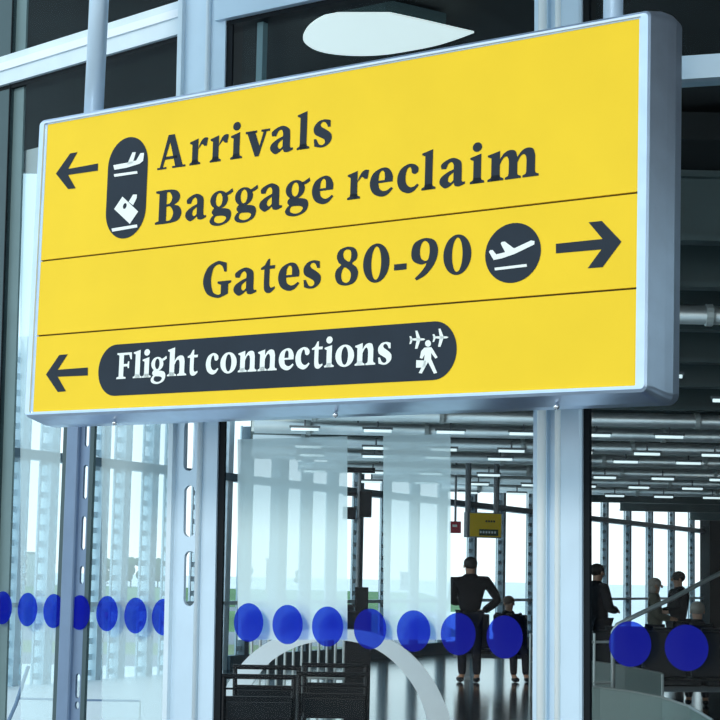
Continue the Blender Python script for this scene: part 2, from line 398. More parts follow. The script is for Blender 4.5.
# ---------------------------------------------------------------- glazing: three windows with panes, transoms, dots
def vpane(mb, fn, e, n, pa, pb, za, zb, off=0, th=.012):
    A = fn(pa, 574); B = fn(pb, 574); A.z = B.z = 0
    return mb.obox(A, (B - A).normalized(), n, 0, (B - A).length, off - th, off, za, zb)
def dots(win, fn, n, cs, inv, rad=.0745):
    e = Vector((-n.y, n.x, 0))
    for (px, py) in cs:
        c = fn(px, py) + n * .003
        MB().shape([oval(0, 0, rad, rad, 36)], lambda x, y, d: c + e * x + UP * y, None).build('blue_dot', M_dot, win, inv=inv)
def transom(win, fn, e, n, pts, inv, name='transom', m=None, d0=-.10, d1=.03):
    (xa, ya0, ya1), (xb, yb0, yb1) = pts
    vs = []
    for (x, y) in ((xa, ya0), (xb, yb0), (xb, yb1), (xa, ya1)):
        vs.append(fn(x, y) + n * d1)
    vs += [v + n * (d0 - d1) for v in vs]
    return MB().add(vs, [(0, 1, 2, 3), (7, 6, 5, 4), (0, 4, 5, 1), (1, 5, 6, 2), (2, 6, 7, 3), (3, 7, 4, 0)]).build(name, m or M_colp, win, inv=inv)
w1 = empty('window_1', lw(90, 574) * 1, 'angled glass bay left of the corner column with a row of small blue dots', 'window', kind='structure'); w1.location.z = 0
inv = inv_of(w1)
MB(); vpane(MB(), lw, EWg, NWg, -60, 174, 0, ZT)
m_ = MB(); vpane(m_, lw, EWg, NWg, -60, 174, 0.02, ZT, -.03); m_.build('pane', M_glass, w1, inv=inv)
transom(w1, lw, EWg, NWg, ((-30, 68.5, 96), (187, .5, 33.5)), inv, d1=.02)
transom(w1, lw, EWg, NWg, ((-30, 75.5, 83), (187, 9, 17)), inv, 'transom_rib', M_whitep, d0=.018, d1=.030)
transom(w1, lw, EWg, NWg, ((-30, 96, 100), (187, 33.5, 38)), inv, 'gasket', M_gasket, d1=0)
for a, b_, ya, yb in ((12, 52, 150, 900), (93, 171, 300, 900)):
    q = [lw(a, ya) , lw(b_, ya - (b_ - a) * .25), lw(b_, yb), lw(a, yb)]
    MB().add([v - NWg * .046 for v in q], [(0, 1, 2, 3)]).build('painted_reflection', M_veil_faint, w1, inv=inv)  # glare on the left glass, painted as a pale sheet
dots(w1, lw, NWg, [(3, 607.8), (28, 609.5), (54, 611), (80, 612.5), (107.5, 613.5), (136, 615.5), (164, 617)], inv, .0735)
w2 = empty('window_2', lc(380, 574), 'main glass bay between the two silver columns with painted sky reflections and blue dots', 'window', kind='structure'); w2.location.z = 0
inv = inv_of(w2)
m_ = MB(); vpane(m_, lc, EC, NC, 222, 538, 0.02, ZT, -.03); m_.build('pane', M_glass, w2, inv=inv)
transom(w2, lc, EC, NC, ((219, -22, 22.5), (540, -120, -46)), inv, m=M_col)
transom(w2, lc, EC, NC, ((219, 22.5, 27), (540, -46, -40)), inv, 'gasket', M_gasket, d1=0)
m_ = MB(); vpane(m_, lc, EC, NC, 235, 241, 3.1, ZT, -.04, .03); m_.build('inner_frame', mat('teal_frame', (.16, .26, .28), .5), w2, inv=inv)
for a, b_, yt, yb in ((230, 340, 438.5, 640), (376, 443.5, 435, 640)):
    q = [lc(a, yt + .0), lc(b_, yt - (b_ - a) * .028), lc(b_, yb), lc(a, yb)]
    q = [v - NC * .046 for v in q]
    MB().add(q, [(0, 1, 2, 3)]).build('painted_reflection', M_veil, w2, inv=inv)  # sky reflection painted as a pale sheet behind the pane
dots(w2, lc, NC, [(249, 622.5), (288, 624.5), (328, 626.5), (370.5, 628.8), (414, 631), (458.5, 634), (505, 637)], inv)
w3 = empty('window_3', lr(660, 574), 'dark glass bay right of the fluted column with two large blue dots', 'window', kind='structure'); w3.location.z = 0
inv = inv_of(w3)
m_ = MB(); vpane(m_, lr, ER, NR, 589, 800, 0.02, ZT, -.03); m_.build('pane', M_glass, w3, inv=inv)
transom(w3, lr, ER, NR, ((589, 63, 86), (760, 51.5, 75)), inv, d1=.01, m=M_col)
m_ = MB(); vpane(m_, lr, ER, NR, 717, 726, .02, lr(720, 70).z, -.06, .05); m_.build('inner_frame', M_teal, w3, inv=inv)
dots(w3, lr, NR, [(630.3, 644), (686.8, 647.8)], inv, .0755)

# ---------------------------------------------------------------- far glazed wall
wf = empty('wall_far', fwp(0), 'tall glazed far wall with slotted mullions towards the airfield', 'wall', kind='structure')
inv = inv_of(wf)
ZF = 3.9
pos = []
for px in (-8, 14, 44, 67, 96, 118, 146, 168, 196, 222, 243, 277, 304, 330, 356, 384, 413, 441, 471, 500, 530, 555, 580, 604, 627, 649, 671, 691):
    pos.append(fw(px))
for i, l in enumerate(pos):
    wide = abs(l - fw(277)) < .01
    w_ = .15 if wide else .065
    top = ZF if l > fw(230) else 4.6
    MB().obox(fwp(l), FWD, FWN, -w_, w_, -.08, .1, 0, top).build('mullion', M_mull if l > fw(226) else M_mullp, wf, inv=inv)  # left mullions get the paler colour, painting in blown-out daylight
    if not wide:
        m_ = MB()
        for sgn in (-1, 1):
            m_.obox(fwp(l), FWD, FWN, sgn * .20 - .015, sgn * .20 + .015, 0, .03, 0, top)
            for k in range(int(top / .22)):
                a, b_ = sorted((sgn * .065, sgn * .19)); m_.obox(fwp(l), FWD, FWN, a, b_, 0, .03, .06 + k * .22, .14 + k * .22)
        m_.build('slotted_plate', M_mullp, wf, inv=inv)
MB().obox(fwp(0), FWD, FWN, L0, fw(701), -.08, .14, 2.98, 3.10).build('transom', M_mull, wf, inv=inv)
MB().obox(fwp(0), FWD, FWN, L0, fw(701), -.05, .10, 1.02, 1.08).build('handrail', M_mullp, wf, inv=inv)
MB().obox(fwp(0), FWD, FWN, L0, fw(701), -.01, .0, .05, 2.98).build('pane', clear('far_glass', (.95, .985, .99), .003), wf, inv=inv)
MB().obox(fwp(0), FWD, FWN, fw(226), fw(701), -.08, .12, 0, .22).build('plinth', M_mull, wf, inv=inv)
m_ = MB().tube([fwp(fw(517), 0, .8), fwp(fw(517), 3.3, .8)], .19, 16)
tag(m_.build('trim_5', M_black, smooth=True), 'thick black round pillar right of the small hanging yellow sign', 'pillar', kind='structure')

# ================================================================ THE SIGN
sign = empty('direction_sign', (0, 0, 0), 'large yellow airport direction sign in a silver case reading Arrivals, Gates 80-90 and Flight connections', 'sign')
sign.matrix_world = SMAT
def rrect(x0, z0, x1, z1, r, n=6):
    return (arc(x1 - r, z1 - r, r, r, 0, 90, n) + arc(x0 + r, z1 - r, r, r, 90, 180, n) + arc(x0 + r, z0 + r, r, r, 180, 270, n) + arc(x1 - r, z0 + r, r, r, 270, 360, n))
loops = [(-.004, -.004, .006, .004), (0, 0, -.002, .004), (.009, .003, -.002, .006), (.011, .004, -.010, .008), (.034, .011, -.011, .014), (.039, .020, -.002, .02), (.044, .030, .035, .028), (.050, .044, .09, .034), (.053, .048, .14, .036), (.048, .042, .19, .034), (.028, .025, .215, .03)]
c = MB(); N = None
for ox, oz, y, r in loops:
    L = rrect(-ox, -oz, SW + ox, SH + oz, r); N = len(L); c.v += [Vector((x, y, z)) for x, z in L]
for i in range(len(loops) - 1):
    for k in range(N):
        k2 = (k + 1) % N; c.f.append([i * N + k, i * N + k2, (i + 1) * N + k2, (i + 1) * N + k])
c.f.append(list(range((len(loops) - 1) * N, len(loops) * N)))
case = c.build('casing', M_case, sign)
MB().box((SW / 2, .02, SH / 2), (SW - .01, .01, SH - .01)).build('backing_board', M_gap, sign)
v1, v2 = SH * .5203, SH * .2611; gap = .0032
for z0, z1 in ((v1 + gap, SH), (v2 + gap, v1 - gap), (0, v2 - gap)):
    MB().box((SW / 2, .006, (z0 + z1) / 2), (SW, .012, z1 - z0)).build('face_panel', M_yellow, sign)
for px, py in ((103, 423.5), (324, 427), (546.5, 406.5)):
    x, z = suv(px, py); MB().ball((x, .06, -.047), .010).build('screw', M_screw, sign, smooth=True)
for pxa, pxb in ((88.5, 103), (604, 622.5)):
    yp = 70 if pxa < 300 else 6
    a = (onP(pxa, yp, SO - SN * .09, SN) - SO).dot(SR1); b_ = (onP(pxb, yp, SO - SN * .09, SN) - SO).dot(SR1)
    xm = (a + b_) / 2
    MB().tube([(xm, .09, SH + .03), (xm, .09, SH + 1.12)], (b_ - a) / 2 * .95, 18).build('hanger_pole', M_col, sign, smooth=True)
# ---- letter shapes (units: x-height = 100). A point with a third value is a sharp corner.
def smooth_loop(pts, n=6):
    k = len(pts); outp = []
    for i in range(k):
        p1 = pts[i]; p2 = pts[(i + 1) % k]; p0 = pts[i - 1]; p3 = pts[(i + 2) % k]
        s1, s2 = len(p1) > 2, len(p2) > 2
        if s1 and s2: outp.append((p1[0], p1[1])); continue
        t1 = ((p2[0] - p0[0]) / 2, (p2[1] - p0[1]) / 2); t2 = ((p3[0] - p1[0]) / 2, (p3[1] - p1[1]) / 2)
        ch = math.hypot(p2[0] - p1[0], p2[1] - p1[1])
        def lim(t):
            l = math.hypot(*t); f = min(1, ch * 1.3 / l) if l else 1; return (t[0] * f, t[1] * f)
        t1, t2 = lim(t1), lim(t2)
        if s1: t1 = ((p2[0] - p1[0]) * .8 , (p2[1] - p1[1]) * .8); t1 = (t1[0] - t2[0] * .0, t1[1])
        if s2: t2 = ((p2[0] - p1[0]) * .8, (p2[1] - p1[1]) * .8)
        for j in range(n):
            t = j / n; h00 = 2 * t**3 - 3 * t**2 + 1; h10 = t**3 - 2 * t**2 + t; h01 = -2 * t**3 + 3 * t**2; h11 = t**3 - t**2
            outp.append((h00 * p1[0] + h10 * t1[0] + h01 * p2[0] + h11 * t2[0], h00 * p1[1] + h10 * t1[1] + h01 * p2[1] + h11 * t2[1]))
    return outp
C = 1
def poly(*p): return [[(x, y) for x, y in p]]
def foot(x0, x1): return poly((x0 - 12, 0), (x1 + 12, 0), (x1 + 12, 7), (x1 + 2, 12), (x1, 20), (x0, 20), (x0 - 2, 12), (x0 - 12, 7))
def stem(x0, x1, top): return poly((x0, 0), (x1, 0), (x1, top + 3), (x0 + 4, top - 4), (x0 - 12, top - 8), (x0 - 12, top - 14), (x0, top - 20))
def arch(x): return [smooth_loop([(x, 56, C), (x, 76, C), (x + 14, 95), (x + 32, 103), (x + 50, 97), (x + 57, 74, C), (x + 57, 20, C), (x + 29, 20, C), (x + 29, 66), (x + 22, 82), (x + 10, 76)])]
G = {}
G['l'] = (56, [stem(14, 42, 143), foot(14, 42)])
G['i'] = (56, [stem(14, 42, 102), foot(14, 42), [oval(27, 130, 17, 17)]])
G['r'] = (88, [stem(14, 42, 102), foot(14, 42), [smooth_loop([(42, 62, C), (48, 80), (60, 98), (74, 105), (88, 102, C), (82, 70, C), (70, 72, C), (60, 80), (50, 70)])]])
G['n'] = (111, [stem(14, 42, 102), foot(14, 42), arch(42), foot(71, 99)])
G['m'] = (168, [stem(14, 42, 102), foot(14, 42), arch(42), foot(71, 99), arch(99), foot(128, 156)])
G['h'] = (111, [stem(14, 42, 143), foot(14, 42), arch(42), foot(71, 99)])
G['v'] = (98, [poly((4, 96), (38, 96), (58, 38), (74, 96), (88, 96), (56, -2), (40, -2)), poly((-2, 92), (46, 92), (46, 101), (-2, 101)), poly((64, 92), (100, 92), (100, 101), (64, 101))])
G['a'] = (92, [[smooth_loop([(80, 62), (76, 88), (52, 103), (28, 98), (9, 84), (10, 68, C), (26, 66, C), (34, 84), (45, 89), (52, 78), (52, 62, C), (30, 53), (8, 36), (5, 15), (22, -3), (38, 1), (53, 13, C), (57, 1, C), (72, -2), (92, 5, C), (92, 13, C), (82, 15), (80, 30)]), smooth_loop([(52, 51, C), (52, 23, C), (43, 15), (34, 22), (36, 38)])]])
G['s'] = (78, [[smooth_loop([(71, 72, C), (61, 72, C), (52, 89), (40, 94), (31, 86), (36, 75), (58, 60), (75, 42), (74, 18), (56, 1), (34, -3), (8, 4, C), (5, 32, C), (15, 32, C), (26, 11), (40, 6), (50, 14), (46, 27), (28, 38), (8, 52), (4, 76), (20, 97), (42, 103), (58, 101), (70, 97, C)])]])
G['e'] = (84, [[smooth_loop([(82, 48, C), (82, 72), (68, 98), (44, 103), (14, 86), (3, 50), (14, 14), (42, -3), (66, 2), (84, 22, C), (78, 28, C), (64, 18), (50, 17), (37, 28), (33, 48, C)]), smooth_loop([(33, 57, C), (36, 82), (45, 93), (54, 84), (55, 57, C)])]])
G['c'] = (84, [[smooth_loop([(80, 88), (64, 101), (42, 103), (14, 86), (3, 50), (14, 14), (42, -3), (66, 2), (84, 22, C), (78, 28, C), (64, 18), (50, 19), (37, 34), (34, 60), (40, 85), (50, 92), (55, 84), (58, 70), (68, 64), (80, 71)])]])
G['o'] = (88, [[oval(44, 50, 42, 53), oval(44, 50, 15, 43)]])
G['g'] = (98, [[oval(40, 67, 37, 36), oval(40, 67, 14, 27)], poly((64, 90), (78, 96), (94, 106), (97, 92), (84, 84), (70, 80)),
               [smooth_loop([(24, 40), (30, 33), (62, 31), (86, 22), (92, 0), (80, -24), (46, -36), (14, -30), (3, -14), (12, 3), (18, 8), (12, 16), (12, 26)]), smooth_loop([(30, 3), (60, 1), (72, -8), (62, -22), (42, -26), (24, -18), (22, -6)])]])
G['t'] = (78, [[smooth_loop([(2, 88, C), (2, 95, C), (22, 104, C), (38, 126, C), (48, 128, C), (48, 101, C), (76, 101, C), (74, 88, C), (48, 88, C), (48, 30), (54, 17), (64, 16), (76, 20, C), (78, 12, C), (60, -1), (40, -4), (24, 6), (20, 28), (20, 88, C)])]])
G['A'] = (124, [poly((44, 138), (72, 138), (114, 6), (80, 6), (53, 108), (23, 6), (9, 6)), poly((30, 38), (88, 38), (88, 50), (32, 50)), poly((-2, 0), (40, 0), (40, 8), (-2, 8)), poly((66, 0), (126, 0), (126, 8), (66, 8))])
G['B'] = (108, [[smooth_loop([(2, 0, C), (58, 0), (94, 8), (107, 36), (97, 63), (76, 72, C), (93, 84), (99, 106), (86, 128), (56, 136), (2, 136, C), (2, 128, C), (16, 123, C), (16, 13, C), (2, 8, C)]), smooth_loop([(46, 126, C), (58, 124), (68, 103), (60, 81), (46, 78, C)]), smooth_loop([(46, 68, C), (62, 66), (74, 40), (64, 13), (46, 10, C)])]])
G['F'] = (100, [poly((2, 0), (62, 0), (62, 8), (46, 12), (46, 64), (70, 64), (74, 54), (82, 54), (82, 90), (74, 90), (70, 77), (46, 77), (46, 124), (80, 124), (90, 100), (98, 100), (97, 136), (2, 136), (2, 128), (16, 123), (16, 13), (2, 8))])
G['G'] = (116, [[smooth_loop([(97, 96, C), (88, 96, C), (78, 119), (62, 127), (44, 114), (35, 68), (44, 22), (64, 8), (76, 11, C), (76, 46, C), (62, 52, C), (62, 60, C), (116, 60, C), (116, 52, C), (105, 47, C), (105, 9, C), (84, 0), (60, -4), (20, 16), (3, 66), (20, 118), (58, 140), (78, 137), (96, 130, C)])]])
G['8'] = (96, [[smooth_loop([(48, 140), (16, 130), (6, 106), (14, 84), (24, 74), (6, 58), (1, 34), (14, 6), (48, -4), (82, 6), (95, 36), (88, 60), (70, 76), (86, 90), (90, 110), (78, 132)]), smooth_loop([(48, 130), (62, 124), (65, 104), (58, 84), (38, 96), (32, 112), (36, 126)]), smooth_loop([(40, 64), (60, 50), (66, 32), (60, 12), (47, 6), (32, 14), (26, 34), (30, 54)])]])
G['0'] = (98, [[oval(49, 68, 48, 72, 36), oval(49, 68, 18, 61, 36)]])
G['-'] = (50, [poly((0, 34), (50, 34), (50, 56), (0, 56))])
G['9'] = (98, [[smooth_loop([(97, 90), (86, 46), (56, 8), (22, -10, C), (16, -2, C), (42, 24), (56, 48), (36, 46), (8, 62), (1, 92), (12, 126), (48, 140), (84, 128)]), smooth_loop([(50, 130), (64, 116), (67, 88), (62, 62), (50, 58), (36, 70), (32, 96), (38, 122)])]])
G[' '] = None
for k in ('A', 'B', 'F', 'G', 'm'): pass
def extent(k):
    xs = [p[0] for grp in G[k][1] for L in grp for p in L]; return min(xs), max(xs)
def line(name, mat_, spans, base, xh):
    """spans: (glyph, left px, right px, y px); base: sight points on the baseline; xh: x-height in metres"""
    pts = [suv(*b) for b in base]; n = len(pts); sx = sum(p[0] for p in pts) / n; sz = sum(p[1] for p in pts) / n
    mm = sum((p[0] - sx) ** 2 for p in pts); k = sum((p[0] - sx) * (p[1] - sz) for p in pts) / mm if n > 1 else 0
    k = max(-.006, min(.006, k))
    mb = MB(); s = xh / 100
    for gl, a, b_, y in spans:
        u0, u1 = suv(a, y)[0], suv(b_, y)[0]; e0, e1 = extent(gl); sxx = (u1 - u0) / (e1 - e0)
        def fn(x, yy, d, u0=u0, e0=e0, sxx=sxx):
            X = u0 + (x - e0) * sxx; return Vector((X, -.0016, sz + k * (X - sx) + yy * s))
        for grp in G[gl][1]: mb.shape(grp, fn)
    return mb.build(name, mat_, sign)
def sp_(txt, edges, y): return [(t, a, b_, y + i * 0) for i, (t, (a, b_)) in enumerate(zip(txt, edges))]
def ypx(y0, y1, edges, txt):
    n = len(txt); xa, xb = edges[0][0], edges[-1][1]
    return [(t, a + .2, b_ - .2, y0 + (y1 - y0) * ((a + b_) / 2 - xa) / (xb - xa)) for t, (a, b_) in zip(txt, edges)]
def hgt(px, y0, y1): return suv(px, y0)[1] - suv(px, y1)[1]
XH = .0925
o = line('lettering', M_ink, ypx(152, 135, [(158.1, 186.4), (190, 208.3), (210.4, 228.9), (230.8, 242.8), (245.5, 270), (270.4, 293.6), (297.1, 310), (313.5, 332.2)], 'Arrivals'),
     [(162.5, 169.4), (195.8, 165), (236.8, 158.8), (303.3, 149.3)], XH)
o['label'] = 'black word Arrivals'
BB = [(163.9, 223.6), (278.3, 209.3), (355.3, 199.4), (428.9, 189.4), (494.6, 181.5), (532, 176.2)]
line('lettering', M_ink, ypx(205, 190, [(155.8, 182.2), (185.8, 207), (210.4, 233.3), (235.1, 258.2), (259.6, 282.8), (285.7, 310.3), (312, 333.9)], 'Baggage'), BB, XH)['label'] = 'black word Baggage'
line('lettering', M_ink, ypx(185, 165, [(347.6, 369.2), (369.9, 393.5), (397.2, 419.4), (421.7, 436.1), (439.6, 465.6), (470.1, 484.7), (487.7, 539.2)], 'reclaim'), BB, XH)['label'] = 'black word reclaim'
GB = [(253.3, 293.5), (345.4, 284.6), (376, 281.4), (457.2, 274)]
line('lettering', M_ink, ypx(280, 275, [(203.2, 231.6), (233.9, 257.2), (260.7, 275.7), (278.2, 300), (303.3, 321.4)], 'Gates'), GB, XH)['label'] = 'black word Gates'
line('lettering', M_ink, ypx(265, 255, [(335.4, 358.8), (363.2, 389.9), (394.3, 407.2), (411.2, 438.3), (443.4, 471.7)], '80-90'), GB, XH)['label'] = 'black numbers 80-90'

# ---- symbols traced on the sign face
def tr(ox, oy, sc, pts): return [suv(ox + x / sc, oy + y / sc) for x, y in pts]
def flat(mb, loop, y=-.0016): return mb.shape([loop] if isinstance(loop[0][0], (int, float)) else loop, lambda a, b_, d: Vector((a, y, b_)))
def pill(x0, x1, z0, z1, vert):
    if vert:
        r = (x1 - x0) / 2; rz = r * 1.04; c = (x0 + x1) / 2
        return arc(c, z1 - rz, r, rz, 0, 180, 20) + arc(c, z0 + rz, r, rz, 180, 360, 20)
    rz = (z1 - z0) / 2; r = rz * .93; c = (z0 + z1) / 2
    return arc(x1 - r, c, r, rz, -90, 90, 20) + arc(x0 + r, c, r, rz, 90, 270, 20)
flat(MB(), tr(40, 130, 6, [(97, 262), (182, 141), (226, 133), (170, 234), (350, 201), (348, 244), (170, 270), (216, 350), (170, 355)])).build('arrow', M_ink, sign)['label'] = 'black arrow pointing left beside Arrivals'
flat(MB(), tr(475, 205, 4.5, [(365, 175), (575, 153), (512, 78), (572, 72), (660, 165), (575, 280), (508, 285), (570, 200), (365, 218)])).build('arrow', M_ink, sign)['label'] = 'black arrow pointing right'
flat(MB(), tr(30, 330, 4, [(65, 178), (118, 100), (152, 97), (112, 159), (232, 150), (232, 182), (112, 187), (145, 245), (112, 248)])).build('arrow', M_ink, sign)['label'] = 'black arrow pointing left beside Flight connections'
x0 = suv(107.6, 182)[0]; x1 = suv(147.4, 178)[0]; z1 = suv(130.8, 137)[1]; z0 = suv(123.3, 238.7)[1]
pl = flat(MB(), pill(x0, x1, z0, z1, True)).build('pictogram_badge', M_ink, sign); pl['label'] = 'tall black pill with landing plane and baggage'
T = lambda p: tr(40, 130, 6, p)
Y2 = -.0030
mb = MB()
flat(mb, T([(443, 212), (520, 198), (580, 184), (606, 140), (628, 138), (622, 185), (602, 203), (520, 228), (450, 240)]), Y2)
flat(mb, T([(525, 210), (558, 135), (578, 134), (560, 200)]), Y2); flat(mb, T([(446, 266), (586, 247), (588, 262), (450, 282)]), Y2)
mb.build('landing_plane_symbol', M_white, pl)
mb = MB()
flat(mb, [T([(498, 400), (592, 490), (542, 564), (448, 475)]), T([(512 + 11 * math.cos(a) + 4 * math.sin(a), 457 - 18 * math.sin(a)) for a in [2 * PI * i / 12 for i in range(12)]])], Y2)
flat(mb, T([(535, 432), (562, 388), (585, 388), (583, 410), (562, 452)]), Y2); flat(mb, T([(433, 592), (585, 567), (588, 585), (436, 611)]), Y2)
mb.build('baggage_symbol', M_white, pl)
a = suv(485.4, 256); b_ = suv(541.2, 249); t_ = suv(516, 222.8); d_ = suv(509.4, 283.2)
cl = flat(MB(), oval((a[0] + b_[0]) / 2, (t_[1] + d_[1]) / 2, (b_[0] - a[0]) / 2, (t_[1] - d_[1]) / 2, 40)).build('pictogram_badge', M_ink, sign); cl['label'] = 'black disc with a departing plane'
T = lambda p: tr(475, 205, 4.5, p)
mb = MB()
flat(mb, T([(65, 212), (70, 204), (82, 203), (98, 223), (138, 213), (118, 175), (122, 167), (136, 165), (178, 196), (255, 160), (270, 163), (269, 178), (180, 221), (122, 241), (86, 248)]), Y2)
flat(mb, T([(90, 283), (234, 266), (236, 278), (92, 295)]), Y2); mb.build('departing_plane_symbol', M_white, cl)
x0 = suv(98.6, 371)[0]; x1 = suv(457, 347)[0]; z1 = (suv(115, 345)[1] + suv(432.8, 321.2)[1]) / 2; z0 = (suv(115, 396)[1] + suv(431.7, 380)[1]) / 2
fp = flat(MB(), pill(x0, x1, z0, z1, False)).build('pictogram_badge', M_ink, sign); fp['label'] = 'long black pill reading Flight connections'
keep = sign
_old = line
def line2(name, mat_, spans, base, xh, parent):
    o = _old(name, mat_, spans, base, xh); o.parent = parent; o.location.y = -.0014; return o
FB = [(122.5, 379), (180, 375.7), (247.9, 371.9), (329.7, 367.2), (384.7, 364.2)]
line2('lettering', M_white, ypx(362, 360, [(117.5, 132.5), (133.8, 143), (143, 152), (151.8, 167.5), (168, 187.5), (188, 198.8)], 'Flight'), FB, .0715, fp)['label'] = 'white word Flight'
line2('lettering', M_white, ypx(362, 350, [(206.3, 219.4), (220.8, 237.5), (238.6, 257.6), (258.3, 277.8), (279.2, 294.7), (295.8, 310.6), (312.2, 323.6), (324.8, 334.8), (335.8, 354.9), (355.4, 376.3), (378.3, 392.4)], 'connections'), FB, .0715, fp)['label'] = 'white word connections'
T = lambda p: tr(395, 310, 9, p)
mb = MB()
flat(mb, T([(302 + 27 * math.cos(a), 302 + 30 * math.sin(a)) for a in [2 * PI * i / 20 for i in range(20)]]), Y2)
flat(mb, T([(268, 340), (332, 335), (350, 362), (388, 428), (368, 438), (330, 388), (330, 440), (384, 566), (355, 574), (302, 470), (246, 572), (218, 568), (262, 480), (272, 402), (250, 440), (228, 432), (240, 370)]), Y2)
flat(mb, T([(196, 452), (282, 456), (278, 518), (194, 520)]), Y2)
for dx, dy in ((0, 0), (208, -18)):
    flat(mb, T([(x + dx, y + dy) for x, y in [(140, 258), (200, 254), (262, 256), (278, 264), (262, 274), (200, 278), (140, 272)]]), Y2)
    flat(mb, T([(x + dx, y + dy) for x, y in [(188, 188), (206, 186), (236, 264), (206, 350), (184, 350), (200, 266)]]), Y2)
    flat(mb, T([(x + dx, y + dy) for x, y in [(134, 238), (150, 236), (166, 264), (150, 305), (134, 308), (144, 266)]]), Y2)
mb.build('walking_traveller_symbol', M_white, fp)

# ================================================================ inside the concourse
# large ceiling lamp: truncated round diffuser behind a dark hood edge
lz = 4.86
outl = [(303, 38), (307, 45), (318, 51), (335, 54.5), (360, 56), (385, 54.8), (410, 51), (435, 46), (455, 40), (474, 33), (450, 27.5), (420, 20.5), (390, 14), (331, 14), (318, 20), (308, 28)]
pts = [atZ(px, py, lz) for px, py in outl]
cl_ = sum(pts, Vector()) / len(pts)
lamp = empty('ceiling_light', cl_, 'big glowing oval ceiling light above the yellow sign', 'ceiling light'); inv = inv_of(lamp)
sm = smooth_loop([(p.x, p.y) if i not in (9, 12, 13) else (p.x, p.y, 1) for i, p in enumerate(pts)], 4)
MB().shape([sm], lambda x, y, d: Vector((x, y, lz + d)), .012).build('diffuser', M_lamp, lamp, inv=inv)
MB().shape([[((x - cl_.x) * .72 + cl_.x, (y - cl_.y) * .72 + cl_.y) for x, y in sm]], lambda x, y, d: Vector((x, y, lz + .013 + d)), .12).build('housing', M_teal, lamp, inv=inv)
MB().tube([(cl_.x, cl_.y, lz + .12), (cl_.x, cl_.y, 5.06)], .04).build('stem', M_teal, lamp, inv=inv)
# strip lights between the beams
proto = empty('strip_light', (0, 0, 0), 'x', 'ceiling light', 'strip lights between the ceiling beams')
MB().box((0, 0, .03), (.40, .05, .03)).build('housing', M_greyp, proto); MB().tube([(-.18, 0, 0), (.18, 0, 0)], .022, 10).build('tube', M_tubelamp, proto, smooth=True)
MB().tube([(0, 0, .04), (0, 0, .135)], .012, 6).build('rod', M_greyp, proto)
first = True
ordn = ['first', 'second', 'third', 'fourth', 'fifth', 'sixth', 'seventh', 'eighth', 'ninth']
for ri, Y in enumerate((18.2, 19.6, 23.4, 25.2, 27.2, 29.5, 32, 35)):
    xs_ = [x for x in [(-2.6 + .95 * i) for i in range(12)] if x > xl(Y) + .4 and 222 < 360 + 1800 * x / Y < 735 and not (338 < 360 + 1800 * x / Y < 346)]
    for k, x in enumerate(xs_):
        z = ceil_z(Y) - (.19 if Y in (25.2, 29.5, 32, 35) else .13)
        lab = 'short strip light, %s from the left under the %s lit beam' % ((ordn + ['tenth', 'eleventh', 'twelfth'])[k], ordn[ri])
        if first: o = proto; o.location = (x, Y, z); o['label'] = lab; first = False
        else: o = dup(proto, (x, Y, z), 0, lab)

# small hanging yellow sign
YS = 30.0
a = atY(467.5, 512, YS); b_ = atY(503.5, 537.5, YS); e_ = turn(Vector((1, 0, 0)), 18)
sc_ = (b_.x - a.x) * 1.06; hz_ = 25 / F * YS
s2 = empty('hanging_sign', (a.x, YS, a.z - hz_), 'small yellow hanging sign with a dark green strip deep in the concourse', 'sign', rot=(0, 0, math.radians(24)))
MB().box((sc_ / 2, .06, hz_ / 2), (sc_, .12, hz_)).build('casing', M_greyp, s2)
MB().box((sc_ / 2 + .02, -.006, hz_ / 2), (sc_ - .05, .012, hz_ - .03)).build('face_panel', mat('small_sign_yellow', (.86, .60, .02), .5), s2)
MB().box((sc_ * .62, -.014, hz_ * .21), (sc_ * .56, .006, hz_ * .26)).build('text_strip', mat('dark_green_strip', (.02, .06, .03), .5), s2)
m_ = MB()
for k in range(6): m_.box((sc_ * (.38 + .085 * k), -.018, hz_ * .22), (sc_ * .05, .003, hz_ * .09))
m_.build('lettering', M_white, s2)
m_ = MB()
for k in range(4): m_.box((sc_ * (.55 + .075 * k), -.014, hz_ * .66), (sc_ * .05, .004, hz_ * .08))
m_.build('lettering', M_ink, s2)
for q in (.06, .9): MB().tube([(sc_ * q, .06, hz_), (sc_ * q, .06, ceil_z(YS) + .54 - (a.z - hz_))], .05, 8).build('hanger_pole', M_greyp, s2)
# red board
q0 = atY(449.5, 533, 31); q1 = atY(461, 521.5, 31)
rb = empty('red_board', (q0.x, 31, q0.z), 'small red and white notice board left of the small yellow sign', 'sign')
w_, h_ = q1.x - q0.x, q1.z - q0.z
MB().box((w_ / 2, 0, h_ / 2), (w_, .05, h_)).build('board', M_red, rb)
MB().box((w_ * .45, -.03, h_ * .62), (w_ * .4, .01, h_ * .2)).build('marking', M_white, rb)
MB().tube([(w_ * .5, 0, h_), (w_ * .5, 0, ceil_z(31) + .54 - q0.z)], .02, 6).build('hanger_rod', M_greyp, rb)

